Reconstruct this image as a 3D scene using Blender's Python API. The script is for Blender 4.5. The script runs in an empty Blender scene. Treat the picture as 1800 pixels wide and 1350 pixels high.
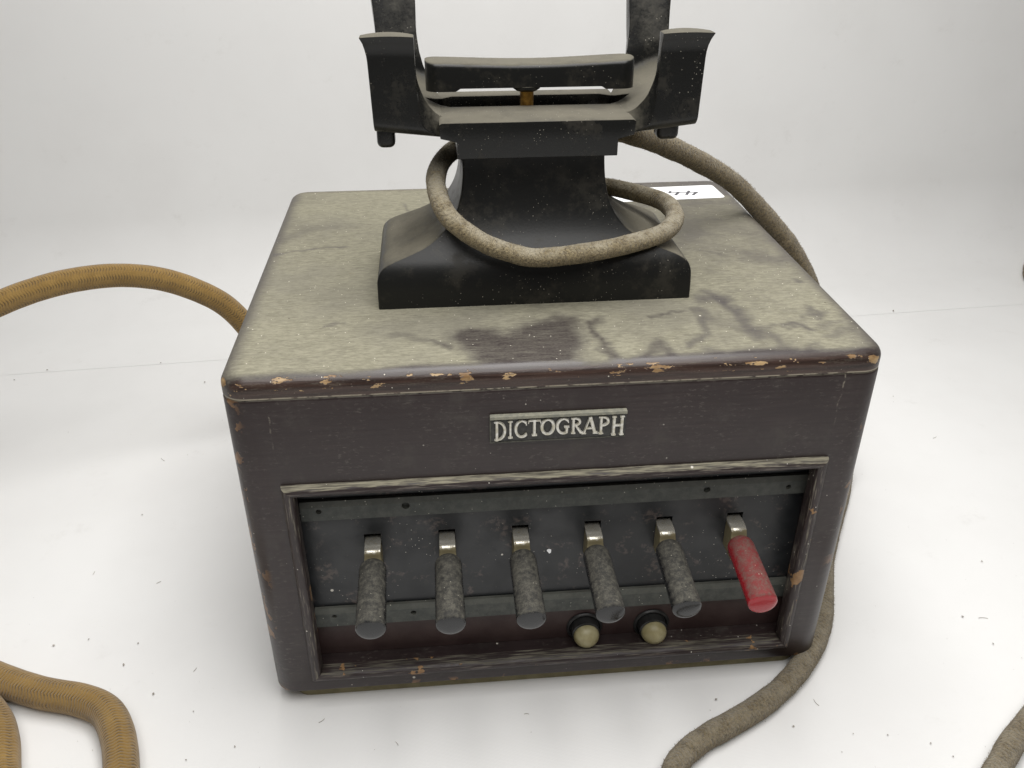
import bpy, bmesh, math, random
import numpy as np
from mathutils import Vector, Matrix

random.seed(7); rng = np.random.default_rng(7)
sc = bpy.context.scene
COL = sc.collection

# ------------------------------------------------------------------ camera, world, lamps, exposure
F = 1531.4 * 36.0 / 1800.0
CAM = np.array((-0.0479, -0.2978, 0.3484)); YAW = math.radians(-5.257); PITCH = math.radians(59.94)
cd = bpy.data.cameras.new("camera"); cam = bpy.data.objects.new("camera", cd); COL.objects.link(cam)
cd.sensor_width = 36.0; cd.lens = F; cd.clip_start = 0.01; cd.clip_end = 50
cam.location = CAM; cam.rotation_euler = (PITCH, 0, YAW)
sc.camera = cam

w = bpy.data.worlds.new("World"); sc.world = w; w.use_nodes = True
w.node_tree.nodes["Background"].inputs[0].default_value = (1.0, 0.955, 0.915, 1)
w.node_tree.nodes["Background"].inputs[1].default_value = 0.115

def area(name, loc, target, sx, sy, power, col):
    l = bpy.data.lights.new(name, 'AREA'); l.shape = 'RECTANGLE'; l.size = sx; l.size_y = sy
    l.energy = power; l.color = col
    o = bpy.data.objects.new(name, l); COL.objects.link(o); o.location = loc
    d = Vector(target) - Vector(loc); o.rotation_euler = d.to_track_quat('-Z', 'Y').to_euler()
    return o
area("tent_lamp", (0.05, 0.14, 0.78), (0.05, 0.15, 0.0), 0.46, 0.46, 4.85, (1.0, 0.985, 0.968))
area("front_lamp", (0.0, -0.36, 0.80), (0.0, -0.33, 0.0), 0.70, 0.50, 5.4, (1.0, 0.985, 0.965))

sc.view_settings.view_transform = 'Standard'; sc.view_settings.look = 'None'
sc.view_settings.exposure = 0.0; sc.view_settings.gamma = 1.0
sc.render.engine = 'CYCLES'
sc.cycles.use_denoising = True
sc.cycles.max_bounces = 8

# ------------------------------------------------------------------ measures
W, D, H, HS, HB = 0.27, 0.238, 0.1826, 0.1733, 0.0085
MX0, MX1, MZ0, MZ1 = -0.1165, 0.1173, 0.0175, 0.1319
_cy, _sy, _cp, _sp = math.cos(YAW), math.sin(YAW), math.cos(PITCH), math.sin(PITCH)
RM = np.array([[_cy, -_sy, 0], [_sy, _cy, 0], [0, 0, 1]]) @ np.array([[1, 0, 0], [0, _cp, -_sp], [0, _sp, _cp]])
def px(x, y, ax, v):
    """photo pixel -> point where its ray meets the plane coordinate[ax] = v"""
    d = RM @ np.array([(x - 900) / 1531.4, -(y - 675) / 1531.4, -1.0])
    return CAM + d * (v - CAM[ax]) / d[ax]

# ------------------------------------------------------------------ helpers
def link(name, me, mat=None, parent=None, smooth=False):
    o = bpy.data.objects.new(name, me); COL.objects.link(o)
    if mat is not None: me.materials.append(mat)
    if parent is not None: o.parent = parent
    if smooth: me.polygons.foreach_set("use_smooth", [True] * len(me.polygons))
    return o
def mk(name, V, Fc, mat, parent=None, smooth=False):
    me = bpy.data.meshes.new(name); me.from_pydata([tuple(map(float, v)) for v in V], [], [tuple(int(i) for i in f) for f in Fc]); me.update()
    return link(name, me, mat, parent, smooth)
def from_bm(name, bm, mat, parent=None, smooth=False):
    me = bpy.data.meshes.new(name); bm.normal_update(); bm.to_mesh(me); bm.free()
    return link(name, me, mat, parent, smooth)
def bevel(o, wd, seg=2, ang=35):
    m = o.modifiers.new("bevel", 'BEVEL'); m.width = wd; m.segments = seg; m.limit_method = 'ANGLE'; m.angle_limit = math.radians(ang)
    m.harden_normals = False
    return o
def shade_auto(o, ang=35):
    me = o.data
    me.polygons.foreach_set("use_smooth", [True] * len(me.polygons))
    me.set_sharp_from_angle(angle=math.radians(ang))
    return o
def apply_mods(o):
    dg = bpy.context.evaluated_depsgraph_get(); dg.update()
    me = bpy.data.meshes.new_from_object(o.evaluated_get(dg)); old = o.data
    o.modifiers.clear(); o.data = me; me.name = o.name
    bpy.data.meshes.remove(old)
    return o
def box_bm(x0, x1, y0, y1, z0, z1, bm=None):
    bm = bm or bmesh.new()
    v = [bm.verts.new((x, y, z)) for x in (x0, x1) for y in (y0, y1) for z in (z0, z1)]
    for f in ((0, 1, 3, 2), (4, 6, 7, 5), (0, 4, 5, 1), (2, 3, 7, 6), (0, 2, 6, 4), (1, 5, 7, 3)):
        bm.faces.new([v[i] for i in f])
    return bm
def prism_bm(pts, lo, hi, plane='xy', bm=None):
    """extrude polygon; plane xy -> along z, plane xz -> along y"""
    bm = bm or bmesh.new()
    P = (lambda a, b, c: (a, b, c)) if plane == 'xy' else (lambda a, b, c: (a, c, b))
    A = [bm.verts.new(P(a, b, lo)) for a, b in pts]; B = [bm.verts.new(P(a, b, hi)) for a, b in pts]
    n = len(pts)
    bm.faces.new(A[::-1]); bm.faces.new(B)
    for i in range(n): bm.faces.new((A[i], A[(i + 1) % n], B[(i + 1) % n], B[i]))
    bmesh.ops.recalc_face_normals(bm, faces=bm.faces)
    return bm
def cut(o, bm):
    """boolean difference with a throw-away cutter"""
    me = bpy.data.meshes.new("cutter"); bmesh.ops.recalc_face_normals(bm, faces=bm.faces); bm.to_mesh(me); bm.free()
    c = bpy.data.objects.new("cutter", me); COL.objects.link(c)
    m = o.modifiers.new("cut", 'BOOLEAN'); m.operation = 'DIFFERENCE'; m.object = c; m.solver = 'EXACT'
    apply_mods(o)
    bpy.data.objects.remove(c); bpy.data.meshes.remove(me)
    return o
def cyl_bm(c, r, y0, y1, n=20, bm=None):
    return prism_bm([(c[0] + r * math.cos(2 * math.pi * i / n), c[1] + r * math.sin(2 * math.pi * i / n)) for i in range(n)], y0, y1, 'xz', bm)
def lathe(name, prof, n, mat, parent, axis, origin, caps=True):
    """prof: list of (radius, distance along axis)"""
    axis = Vector(axis).normalized(); q = axis.to_track_quat('Z', 'Y').to_matrix()
    V = []; Fc = []
    for r, t in prof:
        for i in range(n):
            a = 2 * math.pi * i / n
            V.append(Vector(origin) + q @ Vector((r * math.cos(a), r * math.sin(a), t)))
    for k in range(len(prof) - 1):
        for i in range(n):
            j = (i + 1) % n; Fc.append((k * n + i, k * n + j, (k + 1) * n + j, (k + 1) * n + i))
    if caps:
        Fc.append(tuple(range(n))[::-1]); Fc.append(tuple((len(prof) - 1) * n + i for i in range(n)))
    return shade_auto(mk(name, V, Fc, mat, parent), 40)
def rrect(x0, x1, y0, y1, r, seg=8):
    P = []
    for cx, cy, a0 in ((x1 - r, y0 + r, -90), (x1 - r, y1 - r, 0), (x0 + r, y1 - r, 90), (x0 + r, y0 + r, 180)):
        for k in range(seg + 1):
            a = math.radians(a0 + 90 * k / seg); P.append((cx + r * math.cos(a), cy + r * math.sin(a)))
    return P
def catmull(P, n):
    P = np.asarray(P, float); P = np.vstack([2 * P[0] - P[1], P, 2 * P[-1] - P[-2]]); out = []
    for i in range(1, len(P) - 2):
        p0, p1, p2, p3 = P[i - 1:i + 3]
        # centripetal-ish via standard uniform
        for t in np.linspace(0, 1, n, endpoint=False):
            out.append(.5 * ((2 * p1) + (-p0 + p2) * t + (2 * p0 - 5 * p1 + 4 * p2 - p3) * t * t + (-p0 + 3 * p1 - 3 * p2 + p3) * t ** 3))
    out.append(P[-2]); return np.array(out)
def sstep(a, b, x):
    t = np.clip((np.asarray(x, float) - a) / (b - a), 0, 1); return t * t * (3 - 2 * t)
def empty(name, loc, parent=None):
    o = bpy.data.objects.new(name, None); COL.objects.link(o); o.location = loc; o.empty_display_size = .02
    if parent is not None: o.parent = parent
    return o
def tag(o, label=None, cat=None, group=None, kind=None):
    for k, v in (("label", label), ("category", cat), ("group", group), ("kind", kind)):
        if v: o[k] = v
    return o

# ------------------------------------------------------------------ node helper
class NT:
    def __init__(s, name):
        s.m = bpy.data.materials.new(name); s.m.use_nodes = True; s.t = s.m.node_tree
        s.b = s.t.nodes["Principled BSDF"]
        s._pos = None
    def lk(s, a, b): s.t.links.new(a, b)
    def setin(s, sock, v):
        if isinstance(v, bpy.types.NodeSocket): s.lk(v, sock)
        elif isinstance(v, (tuple, list)) and len(v) == 3 and sock.type == 'RGBA': sock.default_value = (*v, 1)
        else: sock.default_value = v
    def nd(s, typ, **attrs):
        n = s.t.nodes.new(typ)
        for k, v in attrs.items(): setattr(n, k, v)
        return n
    @property
    def pos(s):
        if s._pos is None: s._pos = s.nd('ShaderNodeTexCoord').outputs['Object']
        return s._pos
    def sep(s, v):
        n = s.nd('ShaderNodeSeparateXYZ'); s.lk(v, n.inputs[0]); return n.outputs
    def mul3(s, v, k):
        n = s.nd('ShaderNodeVectorMath', operation='MULTIPLY'); s.setin(n.inputs[0], v); n.inputs[1].default_value = k; return n.outputs[0]
    def add3(s, a, b):
        n = s.nd('ShaderNodeVectorMath', operation='ADD'); s.setin(n.inputs[0], a); s.setin(n.inputs[1], b); return n.outputs[0]
    def M(s, op, a, b=0.0, c=None, clamp=False):
        n = s.nd('ShaderNodeMath', operation=op, use_clamp=clamp); s.setin(n.inputs[0], a); s.setin(n.inputs[1], b)
        if c is not None: s.setin(n.inputs[2], c)
        return n.outputs[0]
    def mul(s, a, b): return s.M('MULTIPLY', a, b)
    def add(s, a, b): return s.M('ADD', a, b)
    def sub(s, a, b): return s.M('SUBTRACT', a, b)
    def mx(s, a, b): return s.M('MAXIMUM', a, b)
    def rng(s, v, lo, hi, a=0.0, b=1.0, smooth=True):
        n = s.nd('ShaderNodeMapRange', interpolation_type='SMOOTHSTEP' if smooth else 'LINEAR')
        s.setin(n.inputs[0], v); n.inputs[1].default_value = lo; n.inputs[2].default_value = hi; n.inputs[3].default_value = a; n.inputs[4].default_value = b
        return n.outputs[0]
    def noise(s, scale, detail=3.0, rough=.55, vec=None, stretch=None, color=False):
        v = vec if vec is not None else s.pos
        if stretch: v = s.mul3(v, stretch)
        n = s.nd('ShaderNodeTexNoise'); s.lk(v, n.inputs['Vector']); n.inputs['Scale'].default_value = scale; n.inputs['Detail'].default_value = detail; n.inputs['Roughness'].default_value = rough
        return n.outputs['Color' if color else 'Fac']
    def mix(s, f, a, b):
        n = s.nd('ShaderNodeMix', data_type='RGBA'); s.setin(n.inputs[0], f); s.setin(n.inputs[6], a); s.setin(n.inputs[7], b); return n.outputs[2]
    def specks(s, cell, rad, keep, vec=None):
        """sparse dots: one candidate per cell (metres), radius rad, fraction kept"""
        v = vec if vec is not None else s.pos
        n = s.nd('ShaderNodeTexVoronoi', feature='F1'); s.lk(v, n.inputs['Vector']); n.inputs['Scale'].default_value = 1 / cell
        c = s.nd('ShaderNodeSeparateColor'); s.lk(n.outputs['Color'], c.inputs[0])
        r = s.M('MULTIPLY_ADD', c.outputs[1], 1.5 * rad / cell, rad / cell * .7)
        d = s.M('LESS_THAN', n.outputs['Distance'], r)
        return s.mul(d, s.M('LESS_THAN', c.outputs[0], keep))
    def up(s, lo, hi):
        g = s.nd('ShaderNodeNewGeometry'); return s.rng(s.sep(g.outputs['Normal'])[2], lo, hi)
    def attr(s, name):
        n = s.nd('ShaderNodeAttribute', attribute_name=name); return n.outputs['Fac']
    def bump(s, h, dist, strength=1.0):
        n = s.nd('ShaderNodeBump'); s.lk(h, n.inputs['Height']); n.inputs['Distance'].default_value = dist; n.inputs['Strength'].default_value = strength
        s.lk(n.outputs[0], s.b.inputs['Normal']); return n
    def out(s, col, rough, metal=None, spec=None):
        s.setin(s.b.inputs['Base Color'], col); s.setin(s.b.inputs['Roughness'], rough)
        if metal is not None: s.setin(s.b.inputs['Metallic'], metal)
        if spec is not None: s.setin(s.b.inputs['Specular IOR Level'], spec)
        return s.m

DUST = (0.405, 0.375, 0.285); DUST2 = (0.27, 0.25, 0.20)
BARE = (0.40, 0.235, 0.095)
WOODA, WOODB = (0.0215, 0.0134, 0.0132), (0.034, 0.0228, 0.0218)

def stained(n, along=(0.06, 1, 1)):
    g = n.noise(600, 4, .6, stretch=along); g2 = n.noise(35, 3)
    return n.mix(n.mul(n.rng(g, .3, .75), n.rng(g2, .15, .8)), WOODA, WOODB), g

def mat_cabinet():
    n = NT("stained_wood"); col, g = stained(n)
    X, Y, Z = n.sep(n.pos)
    # pale rubbed scratches along the grain, in patches
    scr = n.rng(n.noise(750, 4, .7, stretch=(.4, 1, 1)), .54, .68)
    patch = n.rng(n.noise(42, 4, .65), .38, .64)
    col = n.mix(n.mul(n.mul(scr, patch), .42), col, (0.15, 0.135, 0.115))
    film = n.rng(n.noise(60, 4, .65), .5, .85)
    col = n.mix(n.mul(film, .30), col, (0.13, 0.125, 0.105))
    # glue line under the lid and the two end joints of the front board
    nn = n.noise(180, 3)
    seam = n.mul(n.rng(Z, HS - .0009, HS - .0004), n.rng(nn, .32, .5))
    jl = n.M('ABSOLUTE', n.sub(n.M('ABSOLUTE', X), n.add(.1170, n.mul(n.sub(n.noise(90, 2), .5), .003))))
    joint = n.mul(n.mul(n.rng(jl, .0001, .0005, 1, 0), n.rng(Z, .140, .174)), n.rng(n.noise(260, 4, .65), .45, .62))
    joint = n.mul(joint, n.M('LESS_THAN', Y, .001))
    col = n.mix(n.mx(seam, n.mul(joint, .55)), col, (0.34, 0.31, 0.24))
    # bare wood where the corners are knocked
    edge = n.mul(n.rng(n.M('ABSOLUTE', X), .1255, .1335), n.rng(Y, .012, .004))
    chip = n.mul(edge, n.rng(n.add(n.noise(75, 5, .62), n.mul(n.noise(700, 2, .5, stretch=(1, 1, .1)), .1)), .635, .655))
    bot = n.mul(n.rng(Z, HB + .004, HB + .001), n.rng(n.noise(110, 4), .60, .63))
    chip = n.mx(chip, bot)
    barec = n.mix(n.rng(n.noise(260, 3), .35, .65), (0.16, 0.08, 0.035), (0.30, 0.16, 0.065))
    col = n.mix(n.mul(chip, .85), col, barec)
    sp = n.mx(n.mul(n.specks(.0030, .00016, .3), n.rng(n.noise(30, 3), .45, .62)), n.specks(.014, .00032, .16))
    col = n.mix(n.mul(sp, .8), col, (0.6, 0.57, 0.5))
    n.bump(n.add(n.mul(g, .6), n.mul(chip, -1.2)), .00025, .5)
    return n.out(col, n.rng(film, 0, 1, .36, .6), spec=.5)

def mat_top():
    n = NT("dusty_wood_lid"); wood, g = stained(n, (0.045, 1, 1))
    X, Y, Z = n.sep(n.pos)
    dust = n.attr("dust"); chip = n.attr("chip")
    fib = n.noise(1100, 4, .6, stretch=(.10, 1, 1))
    med = n.noise(90, 4, .62, stretch=(.35, 1, 1))
    fin = n.noise(2600, 3, .6, stretch=(.35, 1, 1))
    d = n.add(dust, n.add(n.mul(n.sub(fib, .5), .62), n.add(n.mul(n.sub(med, .5), .22), n.mul(n.sub(fin, .5), .5))))
    thin = n.mul(n.rng(n.noise(30, 6, .68), .44, .68), n.rng(X, -.06, .11, .16, .40))
    d = n.mul(n.rng(d, .05, .98, smooth=False), n.sub(1.0, thin))
    dcol = n.mix(n.rng(n.noise(900, 5, .72, stretch=(.30, 1, 1)), .26, .72), (0.190, 0.180, 0.132), (0.310, 0.295, 0.222))
    dcol = n.mix(n.mul(n.rng(n.noise(17, 3), .42, .68), .5), dcol, (0.190, 0.180, 0.148))
    base = n.mix(.6, wood, (0.060, 0.051, 0.049))
    # the polished rounded nose is browner
    nose = n.rng(Y, .0034, .0010)
    base = n.mix(nose, base, n.mix(n.rng(g, .3, .7), (0.020, 0.0105, 0.008), (0.058, 0.033, 0.025)))
    col = n.mix(d, base, dcol)
    c = n.rng(n.add(chip, n.add(n.mul(n.sub(n.noise(230, 4, .65, stretch=(.5, 1, 1)), .5), 1.9), n.mul(n.sub(n.noise(800, 2, .5, stretch=(.12, 1, 1)), .5), .7))), .5, .56)
    barec = n.mix(n.rng(n.noise(300, 3, stretch=(.3, 1, 1)), .35, .65), (0.20, 0.115, 0.05), (0.43, 0.295, 0.15))
    col = n.mix(c, col, barec)
    # pale glue line at the foot of the nose
    seam = n.mul(n.rng(Z, HS + .0008, HS + .0003), n.rng(n.noise(160, 3), .36, .5))
    col = n.mix(n.mul(seam, .8), col, (0.36, 0.32, 0.24))
    sp = n.mx(n.specks(.0022, .00014, .28), n.specks(.011, .0003, .2))
    col = n.mix(n.mul(sp, .85), col, (0.66, 0.62, 0.52))
    dk = n.specks(.006, .00025, .14)
    col = n.mix(n.mul(dk, .6), col, (0.06, 0.05, 0.04))
    n.bump(n.add(n.mul(fib, .5), n.add(n.mul(c, -1.0), n.mul(d, .5))), .0003, .45)
    return n.out(col, n.mix(d, (.33,) * 3, (.95,) * 3), spec=n.rng(d, 0, 1, .5, .1))

def mat_moulding(along, amt=1.0, tone=1.0, ct=.665, lift=.0):
    n = NT("moulding_wood"); col, g = stained(n, along)
    dirt = n.noise(1400, 3, .6, stretch=along)
    upw = n.up(.0, .95)
    d = n.rng(n.add(n.add(n.mul(upw, amt), lift), n.add(n.mul(n.sub(dirt, .5), 1.9), n.mul(n.sub(n.noise(240, 4, .65, stretch=tuple(max(c, .3) for c in along)), .5), .9))), .30, 1.0)
    col = n.mix(n.mul(n.rng(dirt, .52, .68), .45), col, (0.22, 0.19, 0.16))
    col = n.mix(n.mul(d, .88), col, n.mix(n.rng(dirt, .35, .65), tuple(c * tone for c in (0.20, 0.185, 0.14)), tuple(c * tone for c in (0.44, 0.41, 0.30))))
    chip = n.rng(n.add(n.noise(85, 4, .6), n.mul(n.sub(n.noise(600, 2, stretch=along), .5), .2)), ct, ct + .02)
    col = n.mix(n.mul(chip, .9), col, n.mix(n.noise(400, 3), (0.16, 0.08, 0.03), (0.42, 0.25, 0.11)))
    col = n.mix(n.mx(n.specks(.0028, .00016, .2), n.specks(.011, .0003, .15)), col, (0.75, 0.72, 0.64))
    n.bump(n.add(dirt, n.mul(chip, -1)), .0004, .6)
    return n.out(col, n.rng(d, 0, 1, .42, .9))

def mat_bakelite(name="black_bakelite", dust=.5, rough=.34, base=(0.0085, 0.0087, 0.0082), lo=.05, hi=1.0):
    n = NT(name)
    upw = n.up(lo, hi)
    sm = n.noise(70, 5, .65); fine = n.noise(900, 3, .6)
    film = n.rng(n.add(n.mul(upw, .95), n.add(n.mul(n.sub(sm, .5), 1.0), n.mul(n.sub(fine, .5), .35))), .24, 1.10)
    patch = n.rng(n.noise(60, 6, .75), .50, .66)
    col = n.mix(n.mul(patch, .42), base, (0.046, 0.041, 0.031))
    col = n.mix(n.mul(film, dust), col, (0.20, 0.183, 0.138))
    grains = n.mul(n.specks(.0012, .00009, .5), n.rng(n.noise(55, 3), .42, .60))
    sp = n.mx(grains, n.specks(.018, .00026, .18))
    col = n.mix(n.mul(sp, .7), col, (0.50, 0.47, 0.39))
    n.bump(n.add(fine, n.mul(sp, 2)), .00006, .5)
    return n.out(col, n.rng(n.add(film, n.mul(patch, .35)), 0, 1, rough, .85), spec=.34)

def mat_panel():
    n = NT("black_switch_panel")
    blot = n.rng(n.noise(70, 5, .68), .54, .64); fine = n.noise(800, 3)
    wear = n.mul(blot, n.rng(n.noise(420, 3), .42, .56))
    col = n.mix(n.mul(n.rng(n.noise(40, 4), .4, .8), .5), (0.013, 0.0145, 0.0165), (0.026, 0.027, 0.028))
    col = n.mix(n.mul(wear, .55), col, (0.125, 0.096, 0.084))
    scr = n.mul(n.rng(n.noise(700, 2, stretch=(.3, 1, .12)), .70, .76), n.rng(n.noise(30, 2), .5, .65))
    col = n.mix(n.mul(scr, .4), col, (0.22, 0.22, 0.21))
    sp = n.mx(n.mul(n.specks(.0016, .00014, .4), n.rng(n.noise(45, 3), .46, .62)), n.specks(.013, .00035, .2))
    col = n.mix(n.mul(sp, .85), col, (0.68, 0.65, 0.58))
    n.bump(fine, .00005, .4)
    return n.out(col, n.rng(n.noise(90, 3), .3, .7, .30, .48), spec=.5)

def mat_rail():
    n = NT("dusty_metal_strip")
    upw = n.up(-.1, .5)
    a = n.noise(260, 4, .65); b = n.noise(1500, 3, .6)
    col = n.mix(n.rng(a, .3, .75), (0.044, 0.049, 0.045), (0.080, 0.084, 0.074))
    col = n.mix(n.mul(upw, .4), col, (0.14, 0.14, 0.115))
    col = n.mix(n.rng(b, .6, .8), col, (0.15, 0.145, 0.118))
    sp = n.mx(n.specks(.0021, .00013, .30), n.specks(.0075, .0003, .16))
    col = n.mix(n.mul(sp, .85), col, (0.68, 0.65, 0.55))
    n.bump(b, .00008, .5)
    return n.out(col, .62)

def mat_knob(name, base, dustamt):
    n = NT(name)
    info = n.nd('ShaderNodeObjectInfo')
    v = n.add3(n.pos, n.mul3(info.outputs['Location'], (3, 3, 3)))
    upw = n.up(-.04, .6)
    a = n.noise(420, 5, .70, vec=v); b = n.noise(1500, 3, .65, vec=v)
    f = n.rng(n.add(upw, n.add(n.mul(n.sub(a, .5), 1.25), n.mul(n.sub(b, .5), .5))), .22, 1.45)
    f = n.mul(f, n.rng(upw, .0, .25))
    dcol = n.mix(n.rng(n.add(n.mul(a, .6), n.mul(b, .4)), .36, .62), (0.045, 0.043, 0.036), (0.125, 0.118, 0.095))
    col = n.mix(n.mul(f, dustamt), base, dcol)
    sp = n.mul(n.mul(n.specks(.0014, .00012, .36, v), n.rng(n.noise(200, 2, vec=v), .45, .6)), upw)
    col = n.mix(n.mul(sp, .75), col, (0.62, 0.58, 0.47))
    n.bump(n.add(b, sp), .00012, .5)
    return n.out(col, n.rng(f, 0, .7, .12, .85), spec=.5)

def mat_metal():
    n = NT("tarnished_nickel")
    a = n.noise(600, 4, .65); z = n.sep(n.pos)[2]
    tarn = n.rng(n.add(a, n.rng(z, -.0004, -.0026, -.12, .34)), .35, .62)
    col = n.mix(tarn, (0.55, 0.53, 0.47), (0.20, 0.17, 0.095))
    n.bump(a, .00008, .4)
    return n.out(col, n.rng(tarn, 0, 1, .25, .55), metal=n.rng(tarn, 0, 1, .55, .3))

def mat_plain(name, col, rough, metal=0.0, var=.0, scale=200, spec=.5, col2=None):
    n = NT(name)
    c = col
    if col2 is not None: c = n.mix(n.rng(n.noise(scale, 4, .6), .3, .7), col, col2)
    return n.out(c, rough, metal=metal, spec=spec)

def mat_cord(name, ca, cb, dark, period, cols, rough_depth, tilt=.5, dusty=.0, fuzzy=False):
    n = NT(name)
    uv = n.nd('ShaderNodeUVMap').outputs[0]; U, V, _ = n.sep(uv)
    tri = n.M('PINGPONG', n.mul(V, cols), 1.0)                # zig-zag round the cord
    wob = n.mul(n.sub(n.noise(420, 3), .5), 1.5 if fuzzy else .75)
    ph = n.add(n.add(n.mul(U, 1 / period), n.mul(tri, tilt)), wob)
    s1 = n.M('SINE', n.mul(ph, 2 * math.pi)); strand = n.rng(s1, -1, .35)
    row = n.mul(n.rng(tri, .40, .8, .55, 1.0), n.rng(n.noise(160, 3), .3, .6, .55, 1.0))                       # slits gather in rows along the cord
    hgt = n.sub(1.0, n.mul(n.sub(1.0, strand), row))
    a = n.noise(300 if fuzzy else 90, 4, .6); b = n.noise(1600, 3, .65); big = n.noise(45, 4)
    col = n.mix(n.rng(a, .3, .7), ca, cb)
    col = n.mix(n.mul(n.rng(big, .5, .75), .25 if fuzzy else .4), col, dark)
    col = n.mix(n.rng(hgt, .0, .75, .72 if not fuzzy else .30, 0), col, dark)
    b2 = n.noise(3200, 3, .6) if fuzzy else b
    col = n.mix(n.mul(n.rng(b2, .50, .72), .6 if fuzzy else .22), col, tuple(min(1, c * 1.8) for c in cb))
    if fuzzy: col = n.mix(n.mul(n.rng(n.noise(900, 5, .75, stretch=None), .47, .62), .8), col, dark)
    if dusty:
        d = n.mul(n.up(-.1, .9), n.rng(n.noise(130, 4, .7), .32, .62))
        col = n.mix(n.mul(d, dusty), col, (0.46, 0.41, 0.30))
    n.bump(n.add(n.mul(hgt, .8 if fuzzy else 1.0), n.mul(n.noise(700, 5, .75) if fuzzy else b, 3.0 if fuzzy else .25)), rough_depth, .9)
    m = n.out(col, .92, spec=.15)
    n.b.inputs['Sheen Weight'].default_value = .25; n.b.inputs['Sheen Roughness'].default_value = .6
    return m

def mat_sheet(name, weave=True):
    n = NT(name)
    col = n.mix(n.rng(n.noise(9, 4, .6), .35, .75), (0.795, 0.795, 0.785), (0.765, 0.763, 0.752))
    col = n.mix(n.mul(n.rng(n.noise(30, 6, .75), .58, .8), .20), col, (0.45, 0.43, 0.39))
    if weave:
        v = n.mul3(n.pos, (1, 1, 1)); X, Y, _ = n.sep(v)
        k = 2 * math.pi / .0011
        wv = n.mul(n.M('SINE', n.mul(n.add(X, Y), k)), n.M('SINE', n.mul(n.sub(X, n.mul(Y, .55)), k)))
        fl = n.noise(6, 3)
        n.bump(n.add(n.mul(wv, .016), n.mul(fl, 1.0)), .004, .35)
    return n.out(col, .85, spec=.2)

M_CAB, M_TOP = mat_cabinet(), mat_top()
M_MH, M_MV, M_MB = mat_moulding((.07, 1, 1), .9, .72), mat_moulding((1, 1, .07), .9, .5, .62, .30), mat_moulding((.05, 1, 1), .5, .36, .64, .05)
M_BAK = mat_bakelite(dust=.55, rough=.27, lo=-.06, hi=.75); M_BAR = mat_bakelite("black_bakelite_bar", .55, .28, lo=.3)
M_STAND = mat_bakelite("black_bakelite_stand", .9, .36, lo=.42)
M_PANEL, M_RAIL, M_METAL = mat_panel(), mat_rail(), mat_metal()
M_KB = mat_knob("black_knob", (0.012, 0.0125, 0.014), .95); M_KR = mat_knob("red_knob", (0.33, 0.012, 0.020), .85)
M_CREAM = mat_plain("ivory_button", (0.25, 0.215, 0.105), .42, col2=(0.36, 0.325, 0.19), scale=160)
M_BLACK = mat_plain("black_socket", (0.012, 0.012, 0.012), .45, col2=(0.022, 0.022, 0.021))
M_LOW = mat_plain("maroon_strip", (0.046, 0.026, 0.024), .45, col2=(0.060, 0.038, 0.034), scale=120)
M_BASE = mat_plain("raw_base_board", (0.17, 0.145, 0.075), .8, col2=(0.26, 0.23, 0.13), scale=90)
M_BRASS = mat_plain("brass", (0.42, 0.24, 0.06), .35, 1.0, col2=(0.20, 0.11, 0.03), scale=500)
M_PLATE = mat_plain("nameplate_enamel", (0.018, 0.018, 0.017), .5, col2=(0.045, 0.044, 0.040), scale=700)
M_LETTER = mat_plain("plated_letter", (0.74, 0.73, 0.69), .36, .25, col2=(0.46, 0.43, 0.33), scale=420)
M_RIMD = mat_plain("dark_rim", (0.10, 0.098, 0.08), .7, .0, col2=(0.06, 0.058, 0.048), scale=500)
M_RIM = mat_plain("dusty_rim", (0.30, 0.29, 0.225), .7, .0, col2=(0.20, 0.20, 0.165), scale=500)
M_PAPER = mat_plain("paper", (0.86, 0.87, 0.88), .6); M_INK = mat_plain("ink", (0.07, 0.07, 0.08), .6)
M_TAN = mat_cord("tan_braid", (0.225, 0.136, 0.037), (0.295, 0.184, 0.054), (0.082, 0.046, 0.014), .0017, 16, .0005, .6)
M_GREY = mat_cord("grey_brown_braid", (0.150, 0.112, 0.052), (0.215, 0.165, 0.085), (0.050, 0.037, 0.018), .0023, 10, .0006, .7, .32, True)
M_GREYD = mat_cord("worn_grey_braid", (0.205, 0.158, 0.080), (0.31, 0.25, 0.14), (0.072, 0.053, 0.027), .0020, 10, .0005, .7, .8, True)
M_SHEET, M_BACK = mat_sheet("white_sheet"), mat_sheet("white_backdrop", False)

# ------------------------------------------------------------------ setting: table sheet and backdrop
RZ = math.radians(3.4)
def sheet_pt(a, b, z):     # a along the seam, b behind the seam
    o = px(0, 660, 2, 0.0); c, s = math.cos(RZ), math.sin(RZ)
    return (o[0] + a * c - b * s, o[1] + a * s + b * c, z)
nx, ny = 60, 60
V = []
for j in range(ny + 1):
    for i in range(nx + 1):
        a = -.7 + 2.4 * i / nx; b = -1.3 + 1.45 * j / ny
        V.append(sheet_pt(a, b, 0.0))
tb = mk("tabletop", V, [(j * (nx + 1) + i, j * (nx + 1) + i + 1, (j + 1) * (nx + 1) + i + 1, (j + 1) * (nx + 1) + i) for j in range(ny) for i in range(nx)], M_SHEET, None, True)
tag(tb, kind="structure", label="flat white cloth covered tabletop under the intercom", cat="tabletop")
prof = [(0, .00015), (.02, .0003)]
r0 = .075; b0 = .085
prof += [(b0 * k / 6, .0005) for k in range(2, 7)]
prof += [(b0 + r0 * math.sin(t), .0005 + r0 * (1 - math.cos(t))) for t in np.linspace(.06, math.radians(88), 22)]
e = prof[-1]
prof += [(e[0] + .04 * k * math.sin(math.radians(2)), e[1] + .14 * k) for k in range(1, 8)]
V = []; na = 40
for b, z in prof:
    for i in range(na + 1): V.append(sheet_pt(-.8 + 2.6 * i / na, b, z))
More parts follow.
